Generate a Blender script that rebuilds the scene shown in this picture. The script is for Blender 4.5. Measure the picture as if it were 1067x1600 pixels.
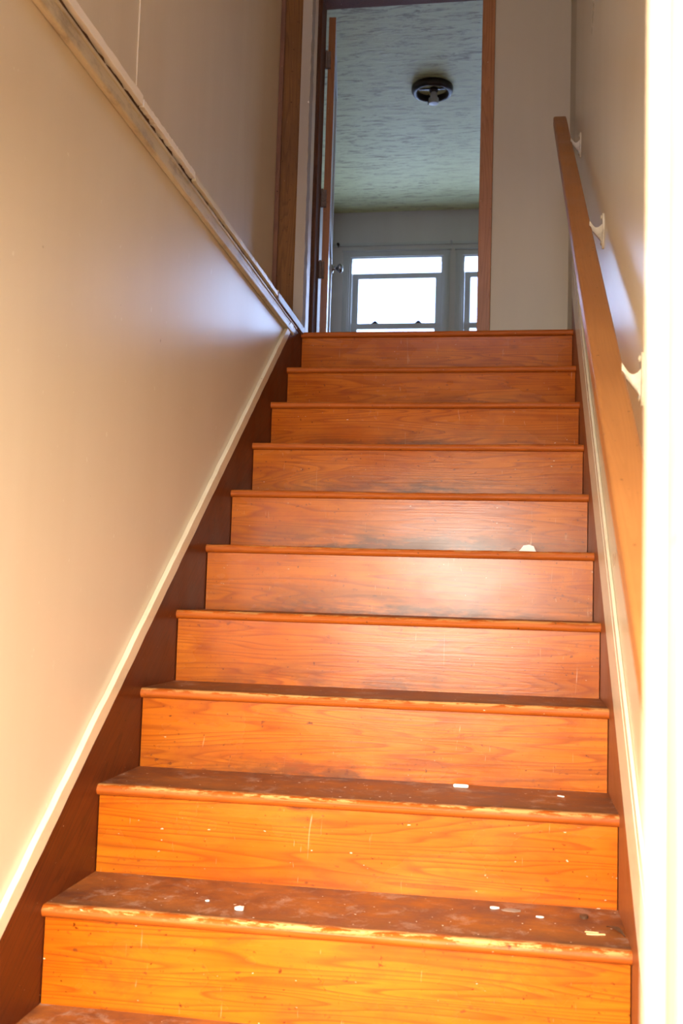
import bpy, bmesh, math, random
from mathutils import Vector, Matrix

random.seed(7)
for o in list(bpy.data.objects):
    bpy.data.objects.remove(o)
SC = bpy.context.scene
COL = SC.collection

# ------------------------------------------------------------------ camera
W = 1.1128          # clear width of the stair
RUN = 0.2522
RISE = 0.19
cam_d = bpy.data.cameras.new('camera')
cam = bpy.data.objects.new('camera', cam_d)
COL.objects.link(cam)
yaw, pitch, roll = 0.1629, 0.0829, 0.0301
F = Vector((-math.sin(yaw) * math.cos(pitch), math.cos(yaw) * math.cos(pitch), math.sin(pitch)))
R0 = Vector((math.cos(yaw), math.sin(yaw), 0))
U0 = R0.cross(F)
R = R0 * math.cos(roll) + U0 * math.sin(roll)
U = -R0 * math.sin(roll) + U0 * math.cos(roll)
m = Matrix((R, U, -F)).transposed().to_4x4()
m.translation = Vector((0.8946, -1.7444, 0.7985))
cam.matrix_world = m
cam_d.sensor_fit = 'VERTICAL'
cam_d.sensor_height = 36.0
cam_d.sensor_width = 24.0
cam_d.lens = 1654.5 / 1600 * 36.0
cam_d.clip_start = 0.05
cam_d.dof.use_dof = True
cam_d.dof.focus_distance = 3.3
cam_d.dof.aperture_fstop = 6.3
SC.camera = cam

# ------------------------------------------------------------------ world, lights, exposure
wd = bpy.data.worlds.new('sky')
SC.world = wd
wd.use_nodes = True
bg = wd.node_tree.nodes['Background']
bg.inputs[0].default_value = (0.36, 0.53, 1.0, 1)
bg.inputs[1].default_value = 7.5


def area(name, loc, target, sx, sy, power, col):
    l = bpy.data.lights.new(name, 'AREA')
    l.shape = 'RECTANGLE'
    l.size, l.size_y = sx, sy
    l.energy = power
    l.color = col
    o = bpy.data.objects.new(name, l)
    COL.objects.link(o)
    o.location = loc
    o.rotation_euler = (Vector(target) - Vector(loc)).to_track_quat('-Z', 'Y').to_euler()
    return o


area('entrance_daylight', (0.45, -2.75, 1.58), (0.5, 0.3, 0.2), 1.9, 2.4, 700, (1.0, 0.935, 0.81))
area('stairwell_fill', (0.55, -1.26, 3.45), (0.5, 2.5, 2.6), 0.9, 0.8, 14, (1.0, 0.84, 0.66))  # added fill lamp, out of view, brightens the upper stairwell
area('window_daylight', (0.7, 7.95, 3.5), (0.6, 5.0, 3.2), 3.4, 1.3, 85, (0.56, 0.73, 1.0))

SC.view_settings.view_transform = 'Standard'
SC.view_settings.look = 'None'
SC.view_settings.gamma = 1
SC.view_settings.exposure = 0.0
SC.view_settings.use_curve_mapping = False


# ------------------------------------------------------------------ materials
class N:
    def __init__(s, name):
        s.m = bpy.data.materials.new(name)
        s.m.use_nodes = True
        s.t = s.m.node_tree
        s.b = s.t.nodes['Principled BSDF']
        s.rot = 0.0

    def n(s, typ, **kw):
        x = s.t.nodes.new(typ)
        for k, v in kw.items():
            if k.startswith('_'):
                setattr(x, k[1:], v)
            else:
                key = int(k[1:]) if k[0] == 'i' and k[1:].isdigit() else k
                inp = x.inputs[key]
                if hasattr(v, 'node'):
                    s.t.links.new(v, inp)
                else:
                    inp.default_value = v
        return x

    def coord(s, scale=(1, 1, 1), rnd=True):
        tc = s.n('ShaderNodeTexCoord').outputs['Object']
        if s.rot:
            tc = s.n('ShaderNodeMapping', Vector=tc, Rotation=(-s.rot, 0, 0)).outputs[0]
        if rnd:
            oi = s.n('ShaderNodeObjectInfo').outputs['Random']
            k = s.n('ShaderNodeMath', i0=oi, i1=37.0, _operation='MULTIPLY').outputs[0]
            cb = s.n('ShaderNodeCombineXYZ', i0=k, i1=k, i2=k).outputs[0]
            mp = s.n('ShaderNodeMapping', Vector=tc, Location=cb, Scale=scale)
        else:
            mp = s.n('ShaderNodeMapping', Vector=tc, Scale=scale)
        return mp.outputs[0]

    def noise(s, vec, scale, detail=4, rough=0.55, dist=0.0):
        return s.n('ShaderNodeTexNoise', Vector=vec, Scale=scale, Detail=detail, Roughness=rough, Distortion=dist).outputs['Fac']

    def ramp(s, fac, stops, interp='LINEAR'):
        r = s.n('ShaderNodeValToRGB', Fac=fac)
        e = r.color_ramp
        e.interpolation = interp
        while len(e.elements) < len(stops):
            e.elements.new(0.5)
        for q, (p, c) in zip(e.elements, stops):
            q.position = p
            q.color = (c, c, c, 1) if not isinstance(c, tuple) else (*c, 1)
        return r.outputs[0]

    def math(s, op, a, b=0.0, c=None, clamp=False):
        x = s.n('ShaderNodeMath', i0=a, i1=b, _operation=op, _use_clamp=clamp)
        if c is not None:
            x.inputs[2].default_value = c
        return x.outputs[0]

    def mix(s, fac, a, b, mode='MIX'):
        x = s.t.nodes.new('ShaderNodeMix')
        x.data_type = 'RGBA'
        x.blend_type = mode
        for i, v in ((0, fac), (6, a), (7, b)):
            if hasattr(v, 'node'):
                s.t.links.new(v, x.inputs[i])
            else:
                x.inputs[i].default_value = (*v, 1) if isinstance(v, tuple) else v
        return x.outputs[2]

    def bump(s, h, strength, dist=0.002):
        s.t.links.new(s.n('ShaderNodeBump', Height=h, Strength=strength, Distance=dist).outputs[0], s.b.inputs['Normal'])

    def done(s, col=None, rough=None, **kw):
        if col is not None:
            if hasattr(col, 'node'):
                s.t.links.new(col, s.b.inputs['Base Color'])
            else:
                s.b.inputs['Base Color'].default_value = (*col, 1)
        if rough is not None:
            if hasattr(rough, 'node'):
                s.t.links.new(rough, s.b.inputs['Roughness'])
            else:
                s.b.inputs['Roughness'].default_value = rough
        for k, v in kw.items():
            s.b.inputs[k.replace('_', ' ')].default_value = v
        return s.m


AX = {'X': (0.40, 6, 6), 'Y': (6, 0.40, 6), 'Z': (6, 6, 0.40)}
AF = {'X': (3, 170, 170), 'Y': (170, 3, 170), 'Z': (170, 170, 3)}


def wood(name, dark, mid, light, axis='X', rough=0.3, grain=0.6, kind=None, dirt=0.0, rot=0.0, speck=1.0):
    s = N(name)
    s.rot = rot
    big = s.noise(s.coord(AX[axis]), 1.6, 2, 0.5, 0.25)
    ring = s.math('FRACT', s.math('MULTIPLY', big, 26.0))
    ringm = s.ramp(ring, [(0.0, 0.15), (0.55, 0.35), (0.86, 1.0), (1.0, 0.15)])
    fib = s.noise(s.coord(AF[axis]), 1.0, 3, 0.6)
    wearv = s.n('ShaderNodeObjectInfo').outputs['Alpha']
    blot = s.noise(s.coord((2.5, 5, 5) if axis == 'X' else (4, 4, 4)), 1.0, 4, 0.6)
    c = s.mix(s.ramp(blot, [(0.32, 0.0), (0.68, 1.0)]), mid, light)
    c = s.mix(s.math('MULTIPLY', ringm, grain, clamp=True), c, dark)
    c = s.mix(s.math('MULTIPLY', s.ramp(fib, [(0.45, 0.0), (0.75, 1.0)]), 0.35), c, dark)
    # knots
    vo = s.n('ShaderNodeTexVoronoi', Vector=s.coord((2.2, 5.5, 5.5) if axis == 'X' else (3, 3, 3)), Scale=1.0)
    kn = s.ramp(vo.outputs['Distance'], [(0.035, 1.0), (0.075, 0.0)])
    c = s.mix(s.math('MULTIPLY', kn, 0.7), c, tuple(v * 0.3 for v in dark))
    # nicks and specks
    sp = s.noise(s.coord((1, 1, 1)), 95.0, 2, 0.5)
    c = s.mix(s.math('MULTIPLY', s.ramp(sp, [(0.70, 0.0), (0.76, 1.0)]), 0.75), c, tuple(v * 0.25 for v in dark))
    sw = s.noise(s.coord((0.6, 1.4, 1.4)), 120.0, 1, 0.5)
    c = s.mix(s.math('MULTIPLY', s.ramp(sw, [(0.785, 0.0), (0.82, 1.0)]), 0.7 * speck), c, (0.75, 0.62, 0.42))
    rg = s.math('ADD', s.math('MULTIPLY', blot, 0.35), rough - 0.17)
    tc = s.n('ShaderNodeTexCoord').outputs['Object']
    sep = s.n('ShaderNodeSeparateXYZ', Vector=tc)
    X, Y, Z = sep.outputs[0], sep.outputs[1], sep.outputs[2]
    if kind == 'riser':
        # kicked and scuffed lower part of the board (shape of its own)
        nz = s.noise(s.coord((2.2, 9, 9)), 2.6, 5, 0.65)
        low = s.ramp(Z, [(0.0, 1.0), (0.095, 0.0)])
        mid_x = s.ramp(s.math('ABSOLUTE', X), [(0.18, 1.0), (0.50, 0.35)])
        st = s.math('MULTIPLY', s.math('MULTIPLY', low, mid_x), s.ramp(nz, [(0.40, 0.0), (0.58, 1.0)]))
        c = s.mix(s.math('MULTIPLY', s.math('MULTIPLY', st, dirt), wearv, clamp=True), c, (0.14, 0.038, 0.008))
        pb = s.noise(s.coord((3.5, 7, 9)), 1.7, 5, 0.7, 0.6)
        c = s.mix(s.math('MULTIPLY', s.ramp(pb, [(0.50, 0.0), (0.68, 1.0)]), 0.45), c, tuple(v * 1.0 for v in (0.26, 0.042, 0.006)))
        pk = s.noise(s.coord((1, 1, 1.5)), 62.0, 2, 0.5)
        pkm = s.math('MULTIPLY', s.ramp(pk, [(0.66, 0.0), (0.72, 1.0)]), s.ramp(nz, [(0.48, 0.0), (0.58, 1.0)]))
        c = s.mix(s.math('MULTIPLY', pkm, 0.6), c, (0.10, 0.022, 0.008))
        scr = s.noise(s.coord((30, 1, 3.0)), 1.5, 3, 0.5, 2.5)
        c = s.mix(s.math('MULTIPLY', s.ramp(scr, [(0.70, 0.0), (0.76, 1.0)]), 0.35), c, (0.75, 0.5, 0.3))
        s.bump(s.math('ADD', s.math('MULTIPLY', fib, 0.5), s.math('MULTIPLY', nz, 0.8)), 0.25, 0.0015)
    elif kind == 'tread':
        # trodden top, dusty, with raw wood showing along the worn front edge
        nz = s.noise(s.coord((3, 3, 3)), 3.0, 5, 0.65)
        fine = s.noise(s.coord((6, 40, 40)), 1.2, 4, 0.7)
        top = s.math('MULTIPLY', s.ramp(Y, [(0.014, 0.0), (0.030, 1.0)]), s.ramp(s.math('ADD', Z, 0.5), [(0.494, 0.0), (0.497, 1.0)]))
        tcx = s.mix(s.ramp(nz, [(0.35, 0.0), (0.7, 1.0)]), (0.14, 0.042, 0.017), (0.36, 0.115, 0.022))
        tcx = s.mix(s.math('MULTIPLY', s.ramp(fine, [(0.5, 0.0), (0.75, 1.0)]), 0.5), tcx, (0.13, 0.06, 0.035))
        gm = s.math('MULTIPLY', s.ramp(Y, [(0.02, 1.0), (0.10, 0.0)]), s.ramp(nz, [(0.38, 0.0), (0.55, 1.0)]))
        tcx = s.mix(s.math('MULTIPLY', gm, 0.75), tcx, (0.085, 0.042, 0.024))
        dust = s.noise(s.coord((5, 5, 5)), 3.0, 7, 0.75, 0.4)
        tcx = s.mix(s.math('MULTIPLY', s.ramp(dust, [(0.53, 0.0), (0.72, 1.0)]), 0.6), tcx, (0.46, 0.35, 0.27))
        dots = s.noise(s.coord((1, 1, 1)), 85.0, 1, 0.5)
        tcx = s.mix(s.ramp(dots, [(0.755, 0.0), (0.78, 1.0)]), tcx, (0.8, 0.74, 0.62))
        c = s.mix(top, c, tcx)
        edge = s.math('MULTIPLY', s.ramp(Y, [(0.012, 1.0), (0.026, 0.0)]), s.ramp(s.math('ADD', Z, 0.5), [(0.4915, 0.0), (0.4945, 1.0)]))
        en = s.noise(s.coord((16, 60, 60)), 1.0, 5, 0.75)
        midx = s.ramp(s.math('ABSOLUTE', X), [(0.20, 1.0), (0.54, 0.55)])
        er = s.math('MULTIPLY', s.math('MULTIPLY', edge, midx), s.ramp(en, [(0.47, 0.0), (0.53, 1.0)]))
        c = s.mix(s.math('MULTIPLY', s.math('MULTIPLY', er, dirt), wearv, clamp=True), c, (0.66, 0.42, 0.15))
        gr = s.math('MULTIPLY', s.ramp(Y, [(0.018, 0.0), (0.026, 1.0), (0.040, 0.0)]), s.ramp(nz, [(0.4, 0.0), (0.6, 1.0)]))
        c = s.mix(s.math('MULTIPLY', gr, 0.6), c, (0.05, 0.03, 0.015))
        rg = s.math('ADD', s.math('MULTIPLY', nz, 0.4), rough)
        s.bump(s.math('ADD', nz, dots), 0.3, 0.0015)
    else:
        s.bump(fib, 0.25, 0.001)
    return s.done(c, rg, Specular_IOR_Level=0.25)


def paint(name, base, rough=0.3, specks=0.5, streak=0.12, axis='Z', tint=None, bump=0.05, soot=0.0):
    s = N(name)
    sc = {'Z': (6, 6, 0.5), 'Y': (6, 0.5, 6), 'X': (0.5, 6, 6)}[axis]
    st = s.noise(s.coord(sc, False), 1.0, 4, 0.6)
    bl = s.noise(s.coord((1.3, 1.3, 1.3), False), 1.5, 4, 0.6)
    dk = tint or tuple(v * f for v, f in zip(base, (0.80, 0.74, 0.62)))
    c = s.mix(s.math('MULTIPLY', s.ramp(st, [(0.4, 0.0), (0.7, 1.0)]), streak * 3, clamp=True), base, dk)
    c = s.mix(s.math('MULTIPLY', s.ramp(bl, [(0.45, 0.0), (0.7, 1.0)]), streak * 2, clamp=True), c, dk)
    sp = s.noise(s.coord((1, 1, 0.6), False), 60.0, 2, 0.5)
    c = s.mix(s.math('MULTIPLY', s.ramp(sp, [(0.735, 0.0), (0.77, 1.0)]), specks), c, (0.85, 0.80, 0.68))
    sd = s.noise(s.coord((1, 1, 1), True), 22.0, 2, 0.5)
    c = s.mix(s.math('MULTIPLY', s.ramp(sd, [(0.775, 0.0), (0.80, 1.0)]), specks), c, (0.22, 0.13, 0.06))
    if soot:
        so = s.noise(s.coord((7, 3, 7), False), 2.0, 6, 0.7)
        c = s.mix(s.math('MULTIPLY', s.ramp(so, [(0.52, 0.0), (0.66, 1.0)]), soot), c, (0.12, 0.07, 0.04))
    fb = s.noise(s.coord((1, 1, 1), False), 140.0, 3, 0.6)
    s.bump(s.math('ADD', s.math('MULTIPLY', fb, 0.35), s.math('MULTIPLY', st, 2.0)), bump, 0.003)
    rg = s.math('ADD', s.math('MULTIPLY', bl, 0.14), rough - 0.07)
    return s.done(c, rg)


def plain(name, col, rough=0.4, metal=0.0):
    s = N(name)
    nz = s.noise(s.coord(), 25.0, 4, 0.6)
    c = s.mix(s.math('MULTIPLY', nz, 0.5), col, tuple(v * 0.6 for v in col))
    s.b.inputs['Metallic'].default_value = metal
    return s.done(c, rough)


DK, MD, LT = (0.21, 0.034, 0.002), (0.42, 0.088, 0.003), (0.54, 0.150, 0.004)
M = {}
M['riser'] = wood('varnished_pine_riser', DK, MD, LT, 'X', 0.26, 0.68, 'riser', 1.3)
M['tread'] = wood('varnished_pine_tread', DK, (0.36, 0.078, 0.006), (0.46, 0.105, 0.008), 'X', 0.34, 0.4, 'tread', 0.9)
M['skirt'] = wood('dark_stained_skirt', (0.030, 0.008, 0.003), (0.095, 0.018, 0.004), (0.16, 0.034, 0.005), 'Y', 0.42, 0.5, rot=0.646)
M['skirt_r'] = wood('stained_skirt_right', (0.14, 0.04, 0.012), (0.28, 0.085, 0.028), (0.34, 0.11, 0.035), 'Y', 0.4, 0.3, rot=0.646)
M['rail'] = wood('oak_handrail', (0.26, 0.10, 0.028), (0.33, 0.125, 0.036), (0.40, 0.16, 0.045), 'Y', 0.42, 0.3, rot=0.58, speck=0.0)
M['stud'] = wood('brown_stud', (0.07, 0.027, 0.007), (0.19, 0.078, 0.018), (0.26, 0.11, 0.026), 'Z', 0.55, 0.45)
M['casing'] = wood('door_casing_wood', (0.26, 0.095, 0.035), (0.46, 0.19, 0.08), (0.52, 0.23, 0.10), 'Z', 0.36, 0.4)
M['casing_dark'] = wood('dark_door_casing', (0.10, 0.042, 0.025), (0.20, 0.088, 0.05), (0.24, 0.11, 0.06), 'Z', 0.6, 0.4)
M['floorwood'] = wood('old_floorboards', (0.12, 0.04, 0.015), (0.30, 0.11, 0.035), (0.36, 0.14, 0.045), 'X', 0.35, 0.4)
M['raw'] = wood('raw_grey_board', (0.10, 0.07, 0.06), (0.26, 0.19, 0.17), (0.34, 0.26, 0.22), 'Y', 0.35, 0.5)
M['wall'] = paint('cream_gloss_paint', (0.72, 0.63, 0.495), 0.33, 0.6, 0.05)
M['wall_r'] = paint('cream_gloss_paint_right', (0.76, 0.66, 0.46), 0.30, 0.6, 0.05)
M['wall_up'] = paint('tan_wall_paint', (0.76, 0.62, 0.43), 0.38, 0.4, 0.08)
M['wall_back'] = paint('greige_wall_paint', (0.66, 0.57, 0.42), 0.5, 0.3, 0.05)
M['room'] = paint('upper_room_wall_paint', (0.58, 0.53, 0.48), 0.5, 0.2, 0.05)
M['trim'] = paint('cream_trim_paint', (0.80, 0.70, 0.52), 0.32, 0.3, 0.08, 'Y', None, 0.25, 0.12)
M['trim_old'] = paint('grubby_cream_moulding', (0.62, 0.53, 0.38), 0.36, 0.3, 0.15, 'Y', None, 0.4, 0.45)
M['gap'] = paint('dirty_rough_gap', (0.075, 0.038, 0.022), 0.8, 0.5, 0.2, 'Y', None, 1.0)
M['white'] = paint('white_chalky_paint', (0.92, 0.85, 0.76), 0.45, 0.2, 0.1, 'Y', None, 0.3)
M['plaster'] = paint('rough_plaster_edge', (0.42, 0.35, 0.28), 0.7, 0.9, 0.15, 'Z', None, 0.9)
M['jamb'] = paint('sunlit_white_jamb', (0.62, 0.52, 0.38), 0.4, 0.0, 0.05)
M['jambwood'] = wood('bare_jamb_wood', (0.20, 0.10, 0.04), (0.34, 0.19, 0.08), (0.42, 0.25, 0.11), 'Z', 0.45, 0.3)
M['window'] = paint('window_white_paint', (0.50, 0.49, 0.46), 0.35, 0.1, 0.08)
M['blue'] = paint('door_white_paint', (0.62, 0.64, 0.66), 0.32, 0.1, 0.05)
M['metal'] = plain('dark_bronze', (0.035, 0.022, 0.018), 0.35, 0.4)
M['chrome'] = plain('steel', (0.45, 0.45, 0.47), 0.22, 1.0)
M['bulb'] = plain('milky_socket', (0.50, 0.47, 0.45), 0.35)
M['chip'] = plain('white_paint_chip', (0.95, 0.92, 0.84), 0.7)
M['dust'] = plain('grey_dust', (0.34, 0.25, 0.19), 0.95)
M['brown'] = plain('brown_leaf', (0.10, 0.045, 0.02), 0.6)
M['straw'] = plain('straw', (0.75, 0.55, 0.25), 0.6)
M['black'] = plain('dark_nail', (0.03, 0.02, 0.015), 0.5, 0.3)
M['ground'] = plain('outdoor_concrete', (0.42, 0.36, 0.28), 0.8)


def ceiling_mat():
    s = N('flaking_green_ceiling')
    v = s.coord((2.6, 11, 1), False)
    a = s.noise(v, 2.4, 8, 0.78, 0.6)
    b = s.noise(s.coord((1, 1, 1), False), 1.1, 3, 0.5)
    flk = s.math('MULTIPLY', s.ramp(a, [(0.52, 0.0), (0.60, 1.0)]), s.ramp(b, [(0.30, 0.2), (0.60, 1.0)]))
    base = s.mix(s.ramp(a, [(0.3, 0.0), (0.6, 1.0)]), (0.68, 0.68, 0.35), (0.58, 0.56, 0.28))
    c = s.mix(s.math('MULTIPLY', flk, 0.75), base, (0.24, 0.17, 0.08))
    s.bump(a, 0.7, 0.01)
    return s.done(c, 0.55)


M['ceil'] = ceiling_mat()


def glass_mat(name='window_glass', tint=(1, 1, 1)):
    mt = bpy.data.materials.new(name)
    mt.use_nodes = True
    t = mt.node_tree
    t.nodes.clear()
    out = t.nodes.new('ShaderNodeOutputMaterial')
    mx = t.nodes.new('ShaderNodeMixShader')
    tr = t.nodes.new('ShaderNodeBsdfTransparent')
    tr.inputs[0].default_value = (*tint, 1)
    gl = t.nodes.new('ShaderNodeBsdfGlossy')
    gl.inputs['Roughness'].default_value = 0.03
    mx.inputs[0].default_value = 0.06
    t.links.new(tr.outputs[0], mx.inputs[1])
    t.links.new(gl.outputs[0], mx.inputs[2])
    t.links.new(mx.outputs[0], out.inputs[0])
    return mt


M['glass'] = glass_mat()


# ------------------------------------------------------------------ geometry helpers
def bx(bm, x0, x1, y0, y1, z0, z1):
    vs = [bm.verts.new((x, y, z)) for x in (x0, x1) for y in (y0, y1) for z in (z0, z1)]
    for f in ((0, 1, 3, 2), (4, 6, 7, 5), (0, 4, 5, 1), (2, 3, 7, 6), (0, 2, 6, 4), (1, 5, 7, 3)):
        bm.faces.new([vs[i] for i in f])
    return vs


def prism(bm, pts, axis, a0, a1):
    """extrude a closed 2-D outline along an axis ('X': pts are (y,z); 'Y': (x,z); 'Z': (x,y))"""
    def P(p, a):
        return {'X': (a, p[0], p[1]), 'Y': (p[0], a, p[1]), 'Z': (p[0], p[1], a)}[axis]
    v0 = [bm.verts.new(P(p, a0)) for p in pts]
    v1 = [bm.verts.new(P(p, a1)) for p in pts]
    n = len(pts)
    bm.faces.new(v0)
    bm.faces.new(v1[::-1])
    for i in range(n):
        bm.faces.new((v0[i], v1[i], v1[(i + 1) % n], v0[(i + 1) % n]))


def sweep(bm, sec, stations):
    """sec: list of (u,v); stations: list of (origin, U, V) frames; closed section lofted along them"""
    rings = []
    for o, uu, vv in stations:
        rings.append([bm.verts.new(Vector(o) + Vector(uu) * a + Vector(vv) * b) for a, b in sec])
    n = len(sec)
    for r0, r1 in zip(rings, rings[1:]):
        for i in range(n):
            bm.faces.new((r0[i], r1[i], r1[(i + 1) % n], r0[(i + 1) % n]))
    bm.faces.new(rings[0][::-1])
    bm.faces.new(rings[-1])


def lathe(bm, prof, c, axis='Z', seg=32, scale=1.0):
    rings = []
    for r, h in prof:
        ring = []
        for i in range(seg):
            a = 2 * math.pi * i / seg
            u, v = max(r, 1e-4) * math.cos(a) * scale, max(r, 1e-4) * math.sin(a) * scale
            p = {'Z': (u, v, h), 'X': (h, u, v), 'Y': (u, h, v)}[axis]
            ring.append(bm.verts.new(Vector(c) + Vector(p)))
        rings.append(ring)
    for r0, r1 in zip(rings, rings[1:]):
        for i in range(seg):
            bm.faces.new((r0[i], r0[(i + 1) % seg], r1[(i + 1) % seg], r1[i]))
    bm.faces.new(rings[0][::-1])
    bm.faces.new(rings[-1])


def link(name, bm, mat, parent=None, org=(0, 0, 0), bevel=0.0, smooth=False, seg=2):
    org = Vector(org)
    bmesh.ops.recalc_face_normals(bm, faces=bm.faces)
    for v in bm.verts:
        v.co -= org
    me = bpy.data.meshes.new(name)
    bm.to_mesh(me)
    bm.free()
    me.materials.append(mat)
    o = bpy.data.objects.new(name, me)
    COL.objects.link(o)
    if parent is not None:
        o.parent = parent
        o.location = org - world_loc(parent)
    else:
        o.location = org
    if bevel:
        b = o.modifiers.new('bevel', 'BEVEL')
        b.width = bevel
        b.segments = seg
        b.limit_method = 'ANGLE'
        b.angle_limit = math.radians(40)
    if smooth:
        for p in me.polygons:
            p.use_smooth = True
    return o


def world_loc(o):
    v = Vector(o.location)
    while o.parent:
        o = o.parent
        v += o.location
    return v


def tag(o, label=None, cat=None, group=None, kind=None):
    if label:
        o['label'] = label
    if cat:
        o['category'] = cat
    if group:
        o['group'] = group
    if kind:
        o['kind'] = kind
    return o


def empty(name, loc):
    o = bpy.data.objects.new(name, None)
    o.empty_display_size = 0.1
    COL.objects.link(o)
    o.location = loc
    return o


def struct(name, boxes, mat, label, bevel=0.0, parent=None, org=None):
    bm = bmesh.new()
    for b in boxes:
        bx(bm, *b)
    o = link(name, bm, mat, parent, org or (0, 0, 0), bevel)
    if parent is None:
        tag(o, label, kind='structure')
    return o


# ------------------------------------------------------------------ heights
FZ = 10 * RISE + 0.012       # upper floor
GZ = -4 * RISE               # lower floor
CZ = 4.30                    # upper ceiling
YB = 3.40                    # door wall
YF = 7.48                    # far wall of the upper room
YE = -1.12                   # inner face of the entrance wall
GLX = 0.0


def nose(k):
    return k * RUN, k * RISE + {10: 0.012, 9: -0.003, 5: 0.001}.get(k, 0.0)


# ------------------------------------------------------------------ the shell
struct('floor', [(-1.2, 2.2, -4.6, YB + 0.1, GZ - 0.1, GZ)], M['ground'], 'concrete floor below the foot of the stairs')
struct('floor', [(-0.80, W + 0.05, 2.80, YB + 0.12, FZ - 0.08, FZ), (-0.80, 3.0, YB + 0.12, YF, FZ - 0.08, FZ)],
       M['floorwood'], 'wooden floor of the upper landing and room')
struct('ceiling', [(-0.80, W + 0.2, YE - 0.1, YB + 0.0, CZ, CZ + 0.1)], M['wall_up'], 'ceiling above the stairwell')
struct('ceiling', [(-0.90, 3.1, YB + 0.0, YF + 0.1, CZ, CZ + 0.1)], M['ceil'],
       'flaking pale green ceiling of the upper room')

# left wall below the upper floor level (face at x = -0.012)
def zc_low(y):      # lower edge of the moulding that closes the wall
    return 1.895 - 0.018 * y


struct('wall_left', [(-0.14, -0.012, YE, 2.56, GZ, 1.93)], M['wall'], 'glossy cream wall beside the stairs')
# wall set back above the ledge
struct('wall_left_upper', [(-0.26, -0.142, YE - 0.1, 2.56, 1.90, CZ)], M['wall_up'],
       'tan wall set back above the ledge on the left')
bm = bmesh.new()
bx(bm, -0.1425, -0.1385, 0.897, 0.903, 1.98, CZ)
tag(link('trim_1', bm, M['wall_up'], None, (-0.14, 0.9, 1.98)), 'thin cream cover strip over the wall panel joint', kind='structure')

# right wall: panelled part, then the older surface behind the panel edge
struct('wall_right', [(W + 0.006, W + 0.12, YE, 2.66, GZ, CZ)], M['wall_r'], 'glossy cream wall behind the handrail')
struct('wall_right_landing', [(W + 0.018, W + 0.12, 2.66, YB, GZ, CZ)], M['wall_back'],
       'duller wall at the top landing beyond the panel edge')
# door wall at the top, with the opening
OX0, OX1, OZ = -0.125, 0.700, 3.905
struct('wall_back', [(-0.80, OX0 - 0.02, YB, YB + 0.12, FZ - 0.2, CZ), (-0.92, W + 0.12, YB, YB + 0.12, GZ, FZ - 0.08), (OX1 + 0.02, W + 0.12, YB, YB + 0.12, FZ - 0.2, CZ),
                     (OX0 - 0.02, OX1 + 0.02, YB, YB + 0.12, OZ + 0.02, CZ)], M['wall_back'],
       'greige wall with the doorway at the top of the stairs')
struct('wall_landing_left', [(-0.92, -0.80, 2.56, YB + 0.12, FZ - 0.2, CZ)], M['wall_back'], 'left wall of the upper landing')
struct('wall_stub', [(-0.26, -0.004, 2.60, 2.68, FZ - 0.1, CZ), (-0.80, -0.26, 2.56, 2.68, FZ - 0.1, CZ)], M['wall_up'],
       'short wall return at the head of the stairs')
struct('wall_landing_lower', [(-0.92, -0.80, 2.56, YB, GZ, FZ - 0.2), (-0.80, -0.14, 2.50, 2.60, GZ, FZ - 0.1)], M['wall_back'], 'walls closing the space below the upper landing')
# added unseen enclosure behind the camera, keeps blue sky light off the stairs
struct('wall_sky_block', [(-1.32, -1.2, -4.6, YE, GZ, 2.9), (2.2, 2.32, -4.6, YE, GZ, 2.9), (-1.32, 2.32, -4.72, -4.6, GZ, 2.9),
                     (-1.2, -0.3, YE - 0.14, YE, GZ, 2.9), (1.5, 2.2, YE - 0.14, YE, GZ, 2.9)], M['wall'], 'added unseen walls behind the camera that keep sky light out')
struct('ceiling', [(-1.32, 2.32, -4.72, YE - 0.14, 2.9, 3.0)], M['wall_up'], 'added unseen ceiling behind the camera that keeps sky light out')
# upper room
struct('wall_room_left', [(-0.92, -0.80, YB + 0.12, YF, FZ - 0.1, CZ)], M['room'], 'left wall of the upper room')
struct('wall_room_right', [(3.0, 3.12, YB + 0.12, YF, FZ - 0.1, CZ)], M['room'], 'right wall of the upper room')
struct('wall_room_front', [(W + 0.12, 3.0, YB + 0.0, YB + 0.12, FZ - 0.1, CZ)], M['room'], 'near wall of the upper room')
WINS = [(-0.615, 0.235), (0.395, 1.245), (1.405, 2.255)]
WZ0, WZ1 = 2.62, 3.885
cuts = [-0.92] + [v for w in WINS for v in w] + [3.12]
bxs = []
for a, b in zip(cuts[::2], cuts[1::2]):
    bxs.append((a, b, YF, YF + 0.14, FZ - 0.1, CZ))
for a, b in WINS:
    bxs.append((a, b, YF, YF + 0.14, FZ - 0.1, WZ0))
    bxs.append((a, b, YF, YF + 0.14, WZ1, CZ))
struct('wall_far', bxs, M['room'], 'far wall of the upper room with its row of windows')

# entrance wall at the foot of the stairs, with the doorway the photo is taken through
EX0, EX1, EZ = 0.10, 0.993, 1.32
struct('wall_front', [(-0.3, EX0 - 0.02, YE - 0.14, YE, GZ, CZ), (EX1 + 0.02, 1.5, YE - 0.14, YE, GZ, CZ),
                      (EX0 - 0.02, EX1 + 0.02, YE - 0.14, YE, EZ + 0.02, 3.0), (EX0 - 0.02, EX1 + 0.02, YE - 0.14, YE, 3.9, CZ)], M['wall'],  # unseen opening above the doorway, added to let in fill light
       'wall with the entrance doorway at the foot of the stairs')

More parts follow.
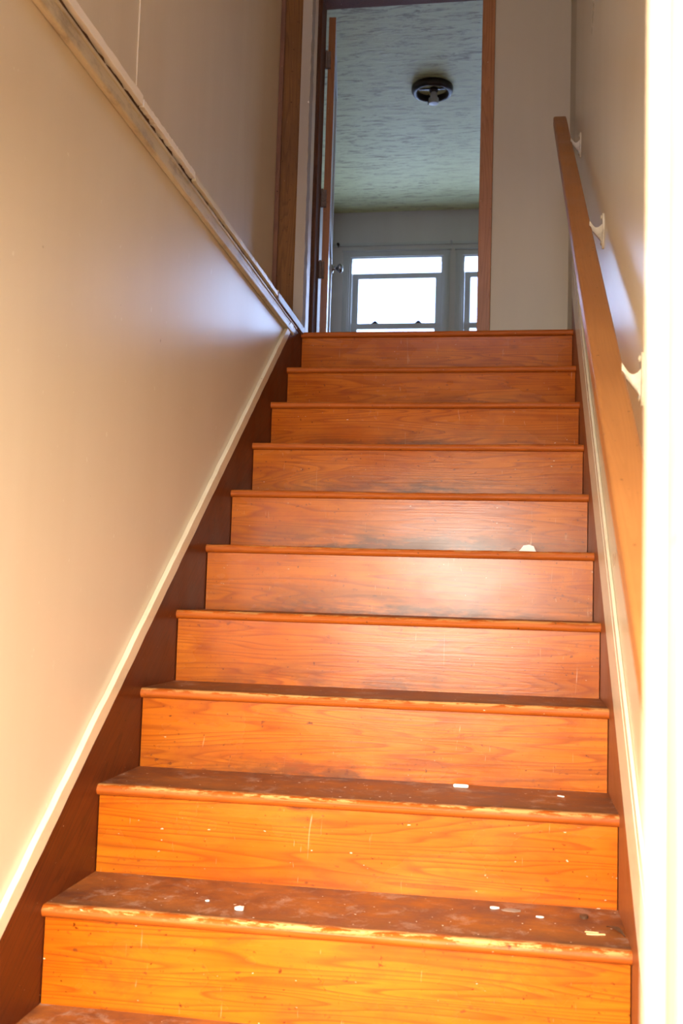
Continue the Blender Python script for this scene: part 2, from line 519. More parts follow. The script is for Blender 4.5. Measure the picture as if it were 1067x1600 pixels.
# ------------------------------------------------------------------ entrance door frame (bright blurred jamb at the right)
df = tag(empty('door_1', (0.9, YE - 0.07, GZ)), 'bright out of focus door frame at the right edge of the photo', kind='structure')
bm = bmesh.new()
bx(bm, EX1 - 0.010, EX1 + 0.02, YE - 0.155, YE + 0.012, GZ, EZ + 0.02)
bx(bm, EX0 - 0.02, EX0 + 0.012, YE - 0.155, YE + 0.012, GZ, EZ + 0.02)
bx(bm, EX0 + 0.012, EX1 - 0.012, YE - 0.155, YE + 0.012, EZ - 0.01, EZ + 0.02)
link('jamb', bm, M['jamb'], df, (0.9, YE - 0.07, GZ), 0.003)
bm = bmesh.new()
bx(bm, EX1 - 0.024, EX1 - 0.018, YE - 0.035, YE + 0.010, GZ, EZ - 0.01)
bx(bm, EX0 + 0.012, EX0 + 0.024, YE - 0.035, YE + 0.010, GZ, EZ - 0.01)
bx(bm, EX0 + 0.024, EX1 - 0.024, YE - 0.035, YE + 0.010, EZ - 0.022, EZ - 0.01)
link('door_stop', bm, M['jamb'], df, (0.9, YE, GZ), 0.002)
bm = bmesh.new()
bx(bm, EX1 - 0.018, EX1 - 0.010, YE - 0.028, YE + 0.008, GZ, EZ - 0.01)
tag(link('stop_backing', bm, M['jambwood'], df, (EX1, YE, GZ)), 'bare tan wood strip between the white edges of the jamb')
bm = bmesh.new()
bx(bm, EX1 - 0.006, EX1 + 0.075, YE - 0.172, YE - 0.155, GZ, EZ + 0.1)
bx(bm, EX0 - 0.075, EX0 + 0.006, YE - 0.172, YE - 0.155, GZ, EZ + 0.1)
bx(bm, EX0 + 0.006, EX1 - 0.006, YE - 0.172, YE - 0.155, EZ, EZ + 0.1)
link('casing', bm, M['jambwood'], df, (0.9, YE - 0.16, GZ), 0.004)

# ------------------------------------------------------------------ staircase
st = tag(empty('staircase', (W / 2, 0, GZ)),
         'straight orange varnished pine staircase with worn treads climbing between two walls', 'staircase')
TH = 0.024
OV = 0.016
for k in range(-3, 11):
    y, z = nose(k)
    # riser under nosing k
    yb, zb = nose(k - 1)
    if k == -3:
        zb = GZ
    bm = bmesh.new()
    bx(bm, 0.0015, W - 0.0015, y + OV, y + OV + 0.018, zb - 0.001, z - TH)
    link('riser', bm, M['riser'], st, (W / 2, y + OV, zb)).color = (1, 1, 1, {1: 0.1, 2: 0.35, 3: 0.8, 4: 0.7, 5: 1.0, 6: 1.3, 7: 1.3, 8: 1.2, 9: 0.8, 10: 0.4}.get(k, 0.3))
    # tread with half-round front edge
    yn = nose(k + 1)[0] + OV + 0.018 if k < 10 else 2.80
    r = TH / 2
    pts = [(y + r - r * math.cos(a), z - r + r * math.sin(a)) for a in [math.pi * i / 12 - math.pi / 2 for i in range(13)]]
    pts = pts + [(yn, z), (yn, z - TH)]
    bm = bmesh.new()
    n = 48
    x0, x1 = -0.0005, W + 0.0005
    rings = []
    rnd = random.Random(k)
    ph = [rnd.uniform(0, 6) for _ in range(4)]
    for i in range(n + 1):
        x = x0 + (x1 - x0) * i / n
        u = i / n
        wear = 0.0028 * math.exp(-((u - 0.5) / 0.28) ** 2) + 0.0006 * math.sin(u * 23 + ph[0]) * math.sin(u * 51 + ph[1])
        if k == 10:
            wear *= 0.4
        ring = []
        for j, (yy, zz) in enumerate(pts):
            t = math.exp(-((yy - y) / 0.03) ** 2) * (1 if zz > z - r else 0.2)
            ring.append(bm.verts.new((x, yy + wear * 0.4 * t, zz - max(wear, 0) * t)))
        rings.append(ring)
    m_ = len(pts)
    for a, b in zip(rings, rings[1:]):
        for j in range(m_):
            bm.faces.new((a[j], b[j], b[(j + 1) % m_], a[(j + 1) % m_]))
    bm.faces.new(rings[0])
    bm.faces.new(rings[-1][::-1])
    link('tread', bm, M['tread'], st, (W / 2, y, z)).color = (1, 1, 1, {0: 0.7, 1: 1.15, 2: 0.9, 3: 0.75, 4: 0.5, 5: 0.35}.get(k, 0.15))

S = RISE / RUN


def band(y0, y1, lo, hi, x0, x1, bm, wob=0.0, seed=0, n=40):
    """board parallel to the flight: between lo and hi above the nosing line"""
    rr = random.Random(seed)
    prev = None
    for i in range(n + 1):
        y = y0 + (y1 - y0) * i / n
        w1, w2 = rr.uniform(-wob, wob), rr.uniform(-wob, wob)
        ring = [bm.verts.new(p) for p in ((x0, y, S * y + lo + w1), (x1, y, S * y + lo + w1), (x1, y, S * y + hi + w2), (x0, y, S * y + hi + w2))]
        if prev:
            for j in range(4):
                bm.faces.new((prev[j], ring[j], ring[(j + 1) % 4], prev[(j + 1) % 4]))
        else:
            bm.faces.new(ring)
        prev = ring
    bm.faces.new(prev[::-1])


def clip_z(bm, z):
    g = bm.verts[:] + bm.edges[:] + bm.faces[:]
    r = bmesh.ops.bisect_plane(bm, geom=g, plane_co=(0, 0, z), plane_no=(0, 0, 1), clear_outer=True)
    es = [e for e in r['geom_cut'] if isinstance(e, bmesh.types.BMEdge)]
    bmesh.ops.holes_fill(bm, edges=es)


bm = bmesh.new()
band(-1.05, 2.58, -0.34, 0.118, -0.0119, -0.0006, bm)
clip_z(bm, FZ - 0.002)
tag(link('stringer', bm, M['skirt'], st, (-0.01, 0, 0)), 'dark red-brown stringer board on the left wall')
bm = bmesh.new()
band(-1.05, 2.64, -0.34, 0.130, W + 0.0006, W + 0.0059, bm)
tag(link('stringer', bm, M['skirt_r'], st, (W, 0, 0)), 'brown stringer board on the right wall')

# cream strips that close the walls above the stringers
bm = bmesh.new()
band(-1.05, 2.36, 0.116, 0.160, -0.0115, 0.0025, bm, 0.0016, 3, 90)
tag(link('trim_2', bm, M['trim'], None, (0, 0, 0), 0.0015), 'narrow cream strip above the dark stringer on the left wall', kind='structure')
tr = None
bm = bmesh.new()
band(-1.05, 2.62, 0.118, 0.262, W - 0.003, W + 0.0055, bm, 0.0006, 5, 60)
tr = tag(link('trim_3', bm, M['trim'], None, (W, 0, 0), 0.0015), 'cream board running up the right wall beside the stairs', kind='structure')
bm = bmesh.new()
band(-1.05, 2.55, 0.267, 0.298, W - 0.002, W + 0.0055, bm, 0.0012, 8, 60)
tag(link('cap_strip', bm, M['trim'], tr, (W, 0, 0), 0.0015))
bm = bmesh.new()
for a, b in ((-0.9, -0.2), (-0.1, 0.4), (0.45, 0.85), (0.9, 1.2), (1.3, 2.1), (2.15, 2.5)):
    band(a, b, 0.2605, 0.2685, W - 0.0005, W + 0.0052, bm, 0.0008, 9, 20)
link('joint', bm, M['gap'], tr, (W, 0, 0))


# ------------------------------------------------------------------ ledge along the left wall at upper floor level
def run(bm, y0, y1, x0, x1, off0, off1, n=30, wob=0.0, seed=1, d0=0.0, d1=0.0):
    rr = random.Random(seed)
    prev = None
    for i in range(n + 1):
        t = i / n
        y = y0 + (y1 - y0) * t
        zb = zc_low(y)
        a, b = rr.uniform(-wob, wob), rr.uniform(-wob, wob)
        ring = [bm.verts.new(p) for p in ((x0, y, zb + off0 + d0 * t + a), (x1, y, zb + off0 + d0 * t + a), (x1 + b * 0.5, y, zb + off1 + d1 * t + b), (x0, y, zb + off1 + d1 * t + b))]
        if prev:
            for j in range(4):
                bm.faces.new((prev[j], ring[j], ring[(j + 1) % 4], prev[(j + 1) % 4]))
        else:
            bm.faces.new(ring)
        prev = ring
    bm.faces.new(prev[::-1])


mo = tag(empty('trim_4', (0, 0.7, 1.88)), 'stepped cream moulding along the top of the left wall, grubby and chipped', kind='structure')
bm = bmesh.new()
run(bm, YE, 2.36, -0.0119, 0.006, 0.0, 0.022)
link('lower_bead', bm, M['trim_old'], mo, (0, 0.7, 1.88), 0.005, seg=3)
bm = bmesh.new()
run(bm, YE, 2.40, -0.0119, 0.001, 0.022, 0.042)
link('flat_band', bm, M['trim_old'], mo, (0, 0.7, 1.88))
bm = bmesh.new()
run(bm, YE, 2.42, -0.0119, 0.004, 0.042, 0.051, wob=0.0008, n=60)
link('upper_bead', bm, M['trim_old'], mo, (0, 0.7, 1.88), 0.002)
bm = bmesh.new()
run(bm, YE, 2.44, -0.0119, -0.004, 0.048, 0.071, wob=0.007, n=160, seed=4)
tag(link('rough_joint', bm, M['gap'], mo, (0, 0.7, 1.88)), 'dark dirty gap behind the moulding')
for i, (a, b, h0, h1, mat, lab) in enumerate(((YE, 0.565, 0.067, 0.091, 'white', 'chalky white ledge board at the near end of the left wall'),
                                              (0.572, 0.985, 0.067, 0.086, 'white', 'second chalky white ledge board from the near end'),
                                              (0.99, 2.03, 0.062, 0.079, 'trim', 'long cream ledge board on the left wall'))):
    bm = bmesh.new()
    run(bm, a, b, -0.1415, 0.009, h0, h1, wob=0.0012, n=60, seed=20 + i)
    tag(link('trim_%d' % (5 + i), bm, M[mat], None, (0, a, 1.95), 0.001), lab, kind='structure')
bm = bmesh.new()
run(bm, 2.04, 2.545, -0.1415, 0.010, 0.052, 0.082, wob=0.0006, n=40, seed=31)
tag(link('trim_8', bm, M['raw'], None, (0, 2.04, 1.95), 0.002), 'bare grey ledge board catching blue light by the top step', kind='structure')
# splintered end between the boards
bm = bmesh.new()
rr = random.Random(2)
for i in range(7):
    y0 = 1.99 + rr.uniform(0, 0.05)
    z0 = zc_low(y0) + rr.uniform(0.055, 0.085)
    x0 = rr.uniform(0.0, 0.008)
    ln = rr.uniform(0.015, 0.045)
    prism(bm, [(y0, z0), (y0 + ln, z0 + rr.uniform(-0.012, 0.012)), (y0 + 0.004, z0 + 0.006)], 'X', x0, x0 + 0.003)
tag(link('splinters', bm, M['straw'], mo, (0, 2.0, 1.93)), 'splintered wood at the board joint')

# post and raw plaster edge at the head of the stairs
bm = bmesh.new()
bx(bm, -0.1415, -0.050, 2.562, 2.60, FZ - 0.02, CZ)
bx(bm, -0.0525, -0.046, 2.556, 2.60, FZ - 0.02, CZ)
po = tag(link('trim_9', bm, M['stud'], None, (-0.1, 2.56, FZ), 0.002), 'brown timber post at the head of the stairs on the left', kind='structure')
bm = bmesh.new()
bx(bm, -0.1412, -0.122, 2.546, 2.562, FZ - 0.02, CZ)  # corner shadow beside the post, built as a dark strip
tag(link('shadow_strip', bm, M['casing_dark'], po, (-0.13, 2.56, FZ), 0.002), 'dark strip standing in for the corner shadow beside the post')
bm = bmesh.new()
rr = random.Random(12)
n = 90
prev = None
for i in range(n + 1):
    z = FZ - 0.002 + (CZ - FZ) * i / n
    a, b = rr.uniform(-0.0018, 0.0018), rr.uniform(-0.0014, 0.0014)
    ring = [bm.verts.new(p) for p in ((-0.046, 2.552, z), (-0.003 + a, 2.548 + b, z), (-0.001 + b, 2.60, z), (-0.046, 2.60, z))]
    if prev:
        for j in range(4):
            bm.faces.new((prev[j], ring[j], ring[(j + 1) % 4], prev[(j + 1) % 4]))
    else:
        bm.faces.new(ring)
    prev = ring
bm.faces.new(prev[::-1])
tag(link('trim_10', bm, M['plaster'], None, (0, 2.55, FZ)), 'rough broken plaster edge beside the brown post', kind='structure')

# ------------------------------------------------------------------ doorway at the top: frame, open door
d2 = tag(empty('door_2', (OX1, YB, FZ)), 'open white door and its wooden frame at the top of the stairs', kind='structure')
bm = bmesh.new()
bx(bm, OX1 - 0.006, OX1 + 0.058, YB - 0.018, YB, FZ, OZ + 0.058)
link('casing', bm, M['casing'], d2, (OX1, YB, FZ), 0.003)
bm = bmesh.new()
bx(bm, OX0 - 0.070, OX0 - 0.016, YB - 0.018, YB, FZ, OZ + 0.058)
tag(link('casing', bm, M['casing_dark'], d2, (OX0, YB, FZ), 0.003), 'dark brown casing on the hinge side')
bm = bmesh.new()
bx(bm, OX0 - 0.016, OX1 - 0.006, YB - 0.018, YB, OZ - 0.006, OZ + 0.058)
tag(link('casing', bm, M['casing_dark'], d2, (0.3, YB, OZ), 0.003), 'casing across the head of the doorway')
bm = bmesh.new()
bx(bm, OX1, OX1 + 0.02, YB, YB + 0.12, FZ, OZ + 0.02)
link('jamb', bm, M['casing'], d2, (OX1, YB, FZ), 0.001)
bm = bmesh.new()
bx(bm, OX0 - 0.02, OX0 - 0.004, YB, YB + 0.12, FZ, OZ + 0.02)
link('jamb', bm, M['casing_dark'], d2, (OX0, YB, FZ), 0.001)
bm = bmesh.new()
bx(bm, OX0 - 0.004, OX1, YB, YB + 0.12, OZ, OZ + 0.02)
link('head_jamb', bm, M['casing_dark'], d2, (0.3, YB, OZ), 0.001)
# the leaf, hinged at the left and swung into the room
hx, hy = -0.118, YB + 0.135
ang = math.atan2(-0.125, 0.80)      # lean from +Y towards -X
dv = Vector((math.sin(ang), math.cos(ang), 0))
nv = Vector((dv.y, -dv.x, 0))       # to the +X side
LZ0, LZ1 = FZ + 0.012, 3.872


def leaf_box(bm, a0, a1, n0, n1, z0, z1):
    vs = []
    for a in (a0, a1):
        for nn in (n0, n1):
            for z in (z0, z1):
                vs.append(bm.verts.new(Vector((hx, hy, 0)) + dv * a + nv * nn + Vector((0, 0, z))))
    for f in ((0, 1, 3, 2), (4, 6, 7, 5), (0, 4, 5, 1), (2, 3, 7, 6), (0, 2, 6, 4), (1, 5, 7, 3)):
        bm.faces.new([vs[i] for i in f])


bm = bmesh.new()
for z0, z1 in ((LZ0, LZ0 + 0.22), (LZ0 + 0.86, LZ0 + 1.0), (LZ1 - 0.12, LZ1)):
    leaf_box(bm, 0.115, 0.685, -0.0, 0.036, z0, z1)
leaf_box(bm, 0.004, 0.115, 0.0, 0.036, LZ0, LZ1)
leaf_box(bm, 0.685, 0.80, 0.0, 0.036, LZ0, LZ1)
leaf_box(bm, 0.115, 0.685, 0.011, 0.025, LZ0 + 0.2, LZ1 - 0.1)
leaf = link('door_panel', bm, M['blue'], d2, (hx, hy, FZ), 0.001)
bm = bmesh.new()
leaf_box(bm, 0.0, 0.004, 0.0, 0.036, LZ0, LZ1)
tag(link('hinge_edge', bm, M['casing'], leaf, (hx, hy, FZ)), 'bare orange wood edge of the door')
for hz in (2.50, 2.88, 3.63):
    bm = bmesh.new()
    bx(bm, hx - 0.022, hx + 0.016, hy - 0.016, hy - 0.0005, hz - 0.045, hz + 0.045)
    lathe(bm, [(0.006, -0.048), (0.006, 0.048)], (hx - 0.004, hy - 0.018, hz), 'Z', 12)
    link('hinge', bm, M['raw'], d2, (hx, hy, hz))
kp = Vector((hx, hy, 0)) + dv * 0.735 + nv * 0.036
bm = bmesh.new()
lathe(bm, [(0.026, 0.0), (0.026, 0.005), (0.012, 0.009), (0.009, 0.028), (0.017, 0.033), (0.026, 0.042), (0.028, 0.053), (0.020, 0.064), (0.001, 0.067)],
      (kp.x, kp.y, 2.745), 'X', 28)
link('door_knob', bm, M['chrome'], leaf, (kp.x, kp.y, 2.745), smooth=True)


# ------------------------------------------------------------------ windows
def window(i, x0, x1):
    lab = {1: 'sash window seen whole through the doorway', 2: 'sash window seen only as a sliver at the right of the doorway',
           3: 'sash window of the upper room hidden behind the door wall'}[i]
    w = tag(empty('window_%d' % i, ((x0 + x1) / 2, YF, WZ0)), lab, kind='structure')
    O = ((x0 + x1) / 2, YF, WZ0)
    bm = bmesh.new()
    bx(bm, x0, x0 + 0.022, YF + 0.0, YF + 0.14, WZ0, WZ1)
    bx(bm, x1 - 0.022, x1, YF + 0.0, YF + 0.14, WZ0, WZ1)
    bx(bm, x0 + 0.022, x1 - 0.022, YF, YF + 0.14, WZ1 - 0.014, WZ1)
    bx(bm, x0 + 0.022, x1 - 0.022, YF, YF + 0.14, WZ0, WZ0 + 0.02)
    link('window_frame', bm, M['window'], w, O)
    bm = bmesh.new()
    for a, b in ((x0 - 0.055, x0 + 0.006), (x1 - 0.006, x1 + 0.055)):
        bx(bm, a, b, YF - 0.018, YF, WZ0, WZ1 + 0.006)
        bx(bm, a + 0.014, b - 0.014, YF - 0.026, YF - 0.018, WZ0, WZ1)
    bx(bm, x0 - 0.055, x1 + 0.055, YF - 0.018, YF, WZ1 - 0.004, WZ1 + 0.045)
    bx(bm, x0 - 0.065, x1 + 0.065, YF - 0.034, YF, WZ1 + 0.045, WZ1 + 0.058)
    link('casing', bm, M['window'], w, O, 0.003)
    bm = bmesh.new()
    bx(bm, x0 - 0.07, x1 + 0.07, YF - 0.06, YF + 0.02, WZ0 - 0.03, WZ0)
    link('window_sill', bm, M['window'], w, O, 0.004)

    def sash(name, z0, z1, y, rail_t, rail_b):
        bm = bmesh.new()
        bx(bm, x0 + 0.024, x0 + 0.076, y, y + 0.03, z0, z1)
        bx(bm, x1 - 0.076, x1 - 0.024, y, y + 0.03, z0, z1)
        bx(bm, x0 + 0.076, x1 - 0.076, y, y + 0.03, z1 - rail_t, z1)
        bx(bm, x0 + 0.076, x1 - 0.076, y, y + 0.03, z0, z0 + rail_b)
        s = link(name, bm, M['window'], w, ((x0 + x1) / 2, y, z0), 0.002)
        bm = bmesh.new()
        bx(bm, x0 + 0.062, x1 - 0.062, y + 0.012, y + 0.016, z0 + rail_b - 0.004, z1 - rail_t + 0.004)
        link('pane', bm, M['glass'], s, ((x0 + x1) / 2, y, z0))
        return s
    sash('upper_sash', 3.235, 3.752, YF + 0.065, 0.050, 0.052)
    lo = sash('lower_sash', WZ0 + 0.02, 3.282, YF + 0.030, 0.052, 0.06)
    for xx in (x0 + 0.24, x1 - 0.22):
        bm = bmesh.new()
        prism(bm, [(xx - 0.032, 3.282), (xx + 0.032, 3.282), (xx + 0.020, 3.293), (xx + 0.008, 3.304), (xx - 0.008, 3.304), (xx - 0.020, 3.293)], 'Y', YF + 0.03, YF + 0.056)
        link('sash_lock', bm, M['metal'], lo, (xx, YF + 0.04, 3.282))
    bm = bmesh.new()
    bx(bm, x0 + 0.022, x1 - 0.022, YF + 0.115, YF + 0.118, WZ0 + 0.02, WZ1 - 0.014)
    link('storm_pane', bm, M['glass'], w, O)


for i, (a, b) in enumerate(WINS):
    window(i + 1, a, b)
struct('trim_11', [(-0.80, 3.0, YF - 0.016, YF, 3.985, 4.01)], M['window'], 'thin picture rail above the windows', 0.003)
# outdoors far below the windows
# hooks on the picture rail
for i, (x, lab) in enumerate(((-0.72, 'small dark hook on the far wall left of the window'), (0.30, 'small pale hook above the gap between the two windows'))):
    bm = bmesh.new()
    lathe(bm, [(0.012, 0.0), (0.012, -0.004), (0.005, -0.008), (0.005, -0.022), (0.012, -0.028), (0.010, -0.036), (0.001, -0.038)], (x, YF - 0.016, 3.998), 'Y', 16)
    bx(bm, x - 0.004, x + 0.004, YF - 0.030, YF - 0.022, 3.972, 3.998)
    tag(link('wall_hook', bm, M['metal'] if i == 0 else M['bulb'], None, (x, YF - 0.016, 3.998)), lab, 'hook', 'hooks above the windows')

# ------------------------------------------------------------------ ceiling lamp
LX, LY = 0.292, 5.20
cl = tag(empty('ceiling_light', (LX, LY, CZ)), 'round dark bronze ceiling light missing its shade, with an exposed socket and bulb', 'ceiling light')
bm = bmesh.new()
prof = [(0.138, 0.0), (0.142, -0.010), (0.140, -0.032), (0.132, -0.046), (0.120, -0.050), (0.110, -0.046), (0.104, -0.030), (0.104, -0.004), (0.138, -0.0)]
rings = []
for r, h in prof[:-1]:
    rings.append([bm.verts.new((LX + r * math.cos(2 * math.pi * i / 48), LY + r * math.sin(2 * math.pi * i / 48), CZ + h)) for i in range(48)])
for a, b in zip(rings, rings[1:] + rings[:1]):
    for i in range(48):
        bm.faces.new((a[i], a[(i + 1) % 48], b[(i + 1) % 48], b[i]))
link('ring', bm, M['metal'], cl, (LX, LY, CZ), smooth=True)
bm = bmesh.new()
lathe(bm, [(0.104, -0.002), (0.104, -0.008), (0.001, -0.010)], (LX, LY, CZ), 'Z', 40)
link('back_plate', bm, M['ceil'], cl, (LX, LY, CZ))
bm = bmesh.new()
bx(bm, LX - 0.09, LX + 0.09, LY - 0.009, LY + 0.009, CZ - 0.02, CZ - 0.012)
lathe(bm, [(0.03, -0.012), (0.03, -0.03), (0.02, -0.045), (0.012, -0.05)], (LX + 0.01, LY, CZ), 'Z', 20)
link('bracket', bm, M['metal'], cl, (LX, LY, CZ))
bm = bmesh.new()
lathe(bm, [(0.018, -0.045), (0.024, -0.06), (0.024, -0.082), (0.034, -0.088), (0.034, -0.118), (0.030, -0.124), (0.001, -0.126)], (LX + 0.012, LY - 0.01, CZ), 'Z', 24)
link('socket', bm, M['bulb'], cl, (LX, LY, CZ), smooth=False)
bm = bmesh.new()
lathe(bm, [(0.0025, -0.06), (0.0025, -0.135)], (LX - 0.024, LY - 0.02, CZ), 'Z', 8)
link('pull_chain', bm, M['metal'], cl, (LX, LY, CZ))

# ------------------------------------------------------------------ handrail
RY0, RZ0, RY1, RZ1 = -0.95, 0.455, 2.78, 2.90
rs = (RZ1 - RZ0) / (RY1 - RY0)
hr = tag(empty('handrail', (1.058, RY0, RZ0)), 'long brown wooden handrail on cream wall brackets along the right wall', 'handrail')
rd = Vector((0, RY1 - RY0, RZ1 - RZ0)).normalized()
rn = Vector((0, -rd.z, rd.y))
sec = []
hw, hh, c_ = 0.0275, 0.020, 0.007
for cx_, cz_, a0 in ((hw - c_, hh - c_, 0), (-hw + c_, hh - c_, 90), (-hw + c_, -hh + c_, 180), (hw - c_, -hh + c_, 270)):
    for q in range(4):
        a = math.radians(a0 + q * 30)
        sec.append((cx_ + c_ * math.cos(a), cz_ + c_ * math.sin(a)))
bm = bmesh.new()
stn = []
L_ = math.hypot(RY1 - RY0, RZ1 - RZ0)
for t in [0, 0.01, 0.2, 0.4, 0.6, 0.8, 0.985, 0.996, 1.0]:
    f_ = 1.0 if t < 0.99 else (0.985 if t < 0.999 else 0.86)
    p_ = Vector((1.058, RY0, RZ0)) + rd * L_ * t
    stn.append((p_, Vector((1, 0, 0)) * f_, rn * f_))
sweep(bm, sec, stn)
link('rail', bm, M['rail'], hr, (1.058, RY0, RZ0), smooth=False)


def bracket(yb):
    zr = RZ0 + (yb - RY0) * rs - 0.022      # underside of the rail
    xw = W + 0.006
    bm = bmesh.new()
    # rounded wall plate
    H = 0.052
    zc = zr + 0.030
    pl = []
    for i in range(24):
        a = 2 * math.pi * i / 24
        pl.append((yb + 0.017 * math.cos(a), zc + H * math.sin(a) * (0.92 if math.sin(a) > 0 else 1.0)))
    prism(bm, pl, 'X', xw - 0.0055, xw + 0.0005)
    # screw heads
    for dz in (0.036, -0.036):
        lathe(bm, [(0.006, 0.0), (0.006, -0.003), (0.001, -0.005)], (xw - 0.0055, yb, zc + dz), 'X', 12)
    # swept arm: deep web at the wall, narrowing to the rail
    n = 12
    prev = None
    for i in range(n + 1):
        t = i / n
        x = xw - 0.005 - (xw - 0.005 - 1.080) * t
        top = zc + 0.016 - 0.016 * math.sin(math.pi * t) + 0.012 * t
        bot = zc - 0.038 + 0.044 * t ** 0.8
        bot = min(bot, top - 0.006)
        hwid = 0.007 + 0.004 * (1 - t)
        ring = [bm.verts.new(p) for p in ((x, yb - hwid, top), (x, yb + hwid, top), (x, yb + hwid * 0.45, bot), (x, yb - hwid * 0.45, bot))]
        if prev:
            for j in range(4):
                bm.faces.new((prev[j], ring[j], ring[(j + 1) % 4], prev[(j + 1) % 4]))
        else:
            bm.faces.new(ring)
        prev = ring
    bm.faces.new(prev[::-1])
    # saddle under the rail
    p0 = Vector((1.058, yb, zr - 0.001))
    vs = []
    for a in (-0.028, 0.028):
        for b in (-0.013, 0.013):
            for c in (-0.004, 0.001):
                vs.append(bm.verts.new(p0 + rd * a + Vector((b, 0, 0)) + rn * c))
    for f in ((0, 1, 3, 2), (4, 6, 7, 5), (0, 4, 5, 1), (2, 3, 7, 6), (0, 2, 6, 4), (1, 5, 7, 3)):
        bm.faces.new([vs[i] for i in f])
    return bm


for i, yb in enumerate((2.224, 1.107, 0.193)):
    tag(link('bracket', bracket(yb), M['trim_old'], hr, (W, yb, RZ0 + (yb - RY0) * rs), 0.0012), 'cream painted bracket')

# ------------------------------------------------------------------ litter on the treads
def flake(name, c, pts, h, mat, label, cat, tilt=0.0, rot=0.0, group=None, bend=0.0):
    """thin irregular piece lying on a tread; pts are its outline in metres about c"""
    bm = bmesh.new()
    top, bot = [], []
    for x, y in pts:
        z = bend * (x * x + y * y)
        top.append(bm.verts.new((x, y, z + h)))
        bot.append(bm.verts.new((x, y, z)))
    cz = h * 1.3
    ct = bm.verts.new((0, 0, cz))
    n = len(pts)
    for i in range(n):
        bm.faces.new((top[i], top[(i + 1) % n], ct))
        bm.faces.new((bot[i], bot[(i + 1) % n], top[(i + 1) % n], top[i]))
    bm.faces.new(bot[::-1])
    bmesh.ops.rotate(bm, verts=bm.verts, cent=(0, 0, 0), matrix=Matrix.Rotation(tilt, 3, 'X') @ Matrix.Rotation(rot, 3, 'Z'))
    zmin = min(v.co.z for v in bm.verts)
    for v in bm.verts:
        v.co += Vector(c) - Vector((0, 0, zmin))
    return tag(link(name, bm, mat, None, c), label, cat, group)


def blob(r, n, seed, sx=1.0, sy=1.0):
    q = random.Random(seed)
    return [(r * sx * q.uniform(0.7, 1.15) * math.cos(2 * math.pi * i / n), r * sy * q.uniform(0.7, 1.15) * math.sin(2 * math.pi * i / n)) for i in range(n)]


T = lambda k: nose(k)[1]
# the big paint flake standing against the riser on the fifth step
flake('paint_flake', (0.931, 1.44, T(5)), [(-0.027, -0.010), (-0.016, 0.004), (-0.010, 0.013), (0.006, 0.016), (0.020, 0.011), (0.026, -0.004), (0.030, -0.011), (0.0, -0.013)],
      0.0015, M['chip'], 'largest white paint flake, standing on edge on the step halfway up at the right', 'paint flake', tilt=1.25)
# pale curl beside it
bm = bmesh.new()
n = 14
prev = None
for i in range(n + 1):
    a = math.pi * (0.05 + 0.9 * i / n)
    p_ = Vector((0.893 + 0.014 * math.cos(a), 1.43, T(5) + 0.014 * math.sin(a)))
    ring = [bm.verts.new(p_ + Vector(d)) for d in ((0, -0.006, 0), (0, 0.006, 0), (0.0012 * math.cos(a), 0.006, 0.0012 * math.sin(a)), (0.0012 * math.cos(a), -0.006, 0.0012 * math.sin(a)))]
    if prev:
        for j in range(4):
            bm.faces.new((prev[j], ring[j], ring[(j + 1) % 4], prev[(j + 1) % 4]))
    else:
        bm.faces.new(ring)
    prev = ring
bm.faces.new(prev[::-1])
tag(link('wood_curl', bm, M['skirt_r'], None, (0.893, 1.43, T(5))), 'thin brown curl beside the white paint flake halfway up', 'shaving')
# cigarette-end shaped piece on step two
bm = bmesh.new()
lathe(bm, [(0.003, -0.017), (0.0045, -0.015), (0.0045, 0.014), (0.003, 0.017)], (0.783, 0.729, T(2) + 0.0046), 'X', 14)
for v in bm.verts:
    v.co.z = T(2) + (v.co.z - T(2)) * 0.9
tag(link('paint_crumb', bm, M['chip'], None, (0.783, 0.729, T(2))), 'small white roll of paint lying at the back of the third tread from the bottom', 'paint crumb')
flake('paint_crumb', (0.377, 0.327, T(1)), blob(0.0095, 9, 3, 1.0, 1.1), 0.005, M['chip'],
      'white lump near the worn front edge, left of the middle on the lowest full tread', 'paint crumb')
flake('paint_crumb', (0.30, 0.365, T(1)), blob(0.004, 7, 5), 0.002, M['chip'], 'tiny white crumb left of the white lump on the lowest full tread', 'paint crumb')
flake('paint_crumb', (0.866, 0.468, T(1)), blob(0.007, 9, 6, 1.4, 0.7), 0.003, M['chip'], 'white crumb at the back of the lowest full tread, beside the dust', 'paint crumb')
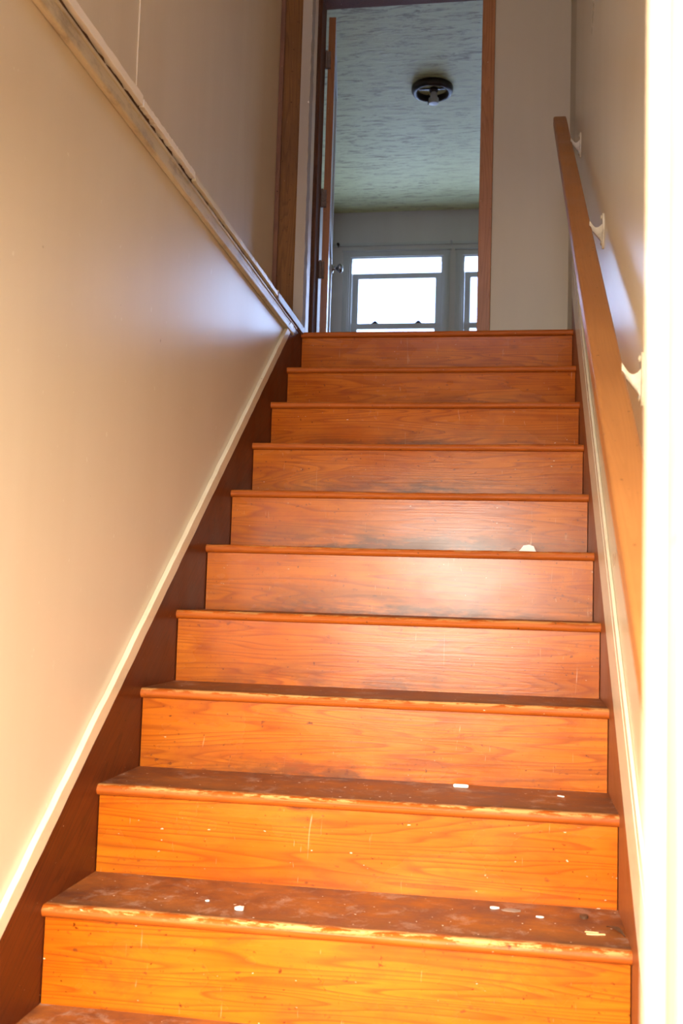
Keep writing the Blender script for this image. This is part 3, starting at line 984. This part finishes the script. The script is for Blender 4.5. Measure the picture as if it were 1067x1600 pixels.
flake('paint_crumb', (0.956, 0.43, T(1)), blob(0.006, 8, 9, 1.4, 0.8), 0.002, M['chip'], 'white crumb between the dust and the dark lump on the lowest full tread', 'paint crumb')
flake('paint_crumb', (1.005, 0.69, T(2)), blob(0.006, 6, 10, 1.5, 0.4), 0.002, M['chip'], 'slim white crumb at the right end of the third tread from the bottom', 'paint crumb', rot=-0.6)
flake('dust_clump', (0.900, 0.462, T(1)), blob(0.016, 16, 7, 1.3, 0.8), 0.0008, M['dust'], 'grey patch of dust at the back of the lowest full tread', 'dust')
flake('bark_piece', (1.042, 0.45, T(1)), blob(0.0095, 9, 8, 1.0, 1.3), 0.005, M['brown'], 'small dark brown lump near the right end of the lowest full tread', 'debris')
flake('wood_splinter', (1.055, 0.345, T(1)), [(-0.017, -0.002), (0.0, -0.004), (0.019, -0.002), (0.018, 0.002), (0.002, 0.003), (-0.016, 0.003)], 0.002, M['straw'],
      'longer pale straw coloured splinter lying before the curled leaf', 'splinter', rot=0.15)
flake('wood_splinter', (1.050, 0.357, T(1)), [(-0.013, -0.0015), (0.012, -0.002), (0.013, 0.001), (-0.012, 0.002)], 0.0015, M['straw'],
      'shorter pale splinter just behind the longer one on the lowest full tread', 'splinter', rot=0.05)
bm = bmesh.new()
prev = None
for i in range(11):
    t = i / 10
    p_ = Vector((1.080 + 0.028 * t, 0.392 - 0.055 * t, T(1) + 0.002 + 0.006 * math.sin(math.pi * t)))
    wd_ = 0.0015 + 0.0055 * math.sin(math.pi * min(t * 1.1, 1))
    ring = [bm.verts.new(p_ + Vector(d)) for d in ((-wd_, -wd_ * 0.5, 0.002), (0, 0, 0), (wd_, wd_ * 0.5, 0.002), (0, 0, 0.0015))]
    if prev:
        for j in range(4):
            bm.faces.new((prev[j], ring[j], ring[(j + 1) % 4], prev[(j + 1) % 4]))
    else:
        bm.faces.new(ring)
    prev = ring
bm.faces.new(prev[::-1])
tag(link('dry_leaf', bm, M['brown'], None, (1.09, 0.36, T(1))), 'curled dry leaf in the right corner of the lowest full tread', 'leaf')
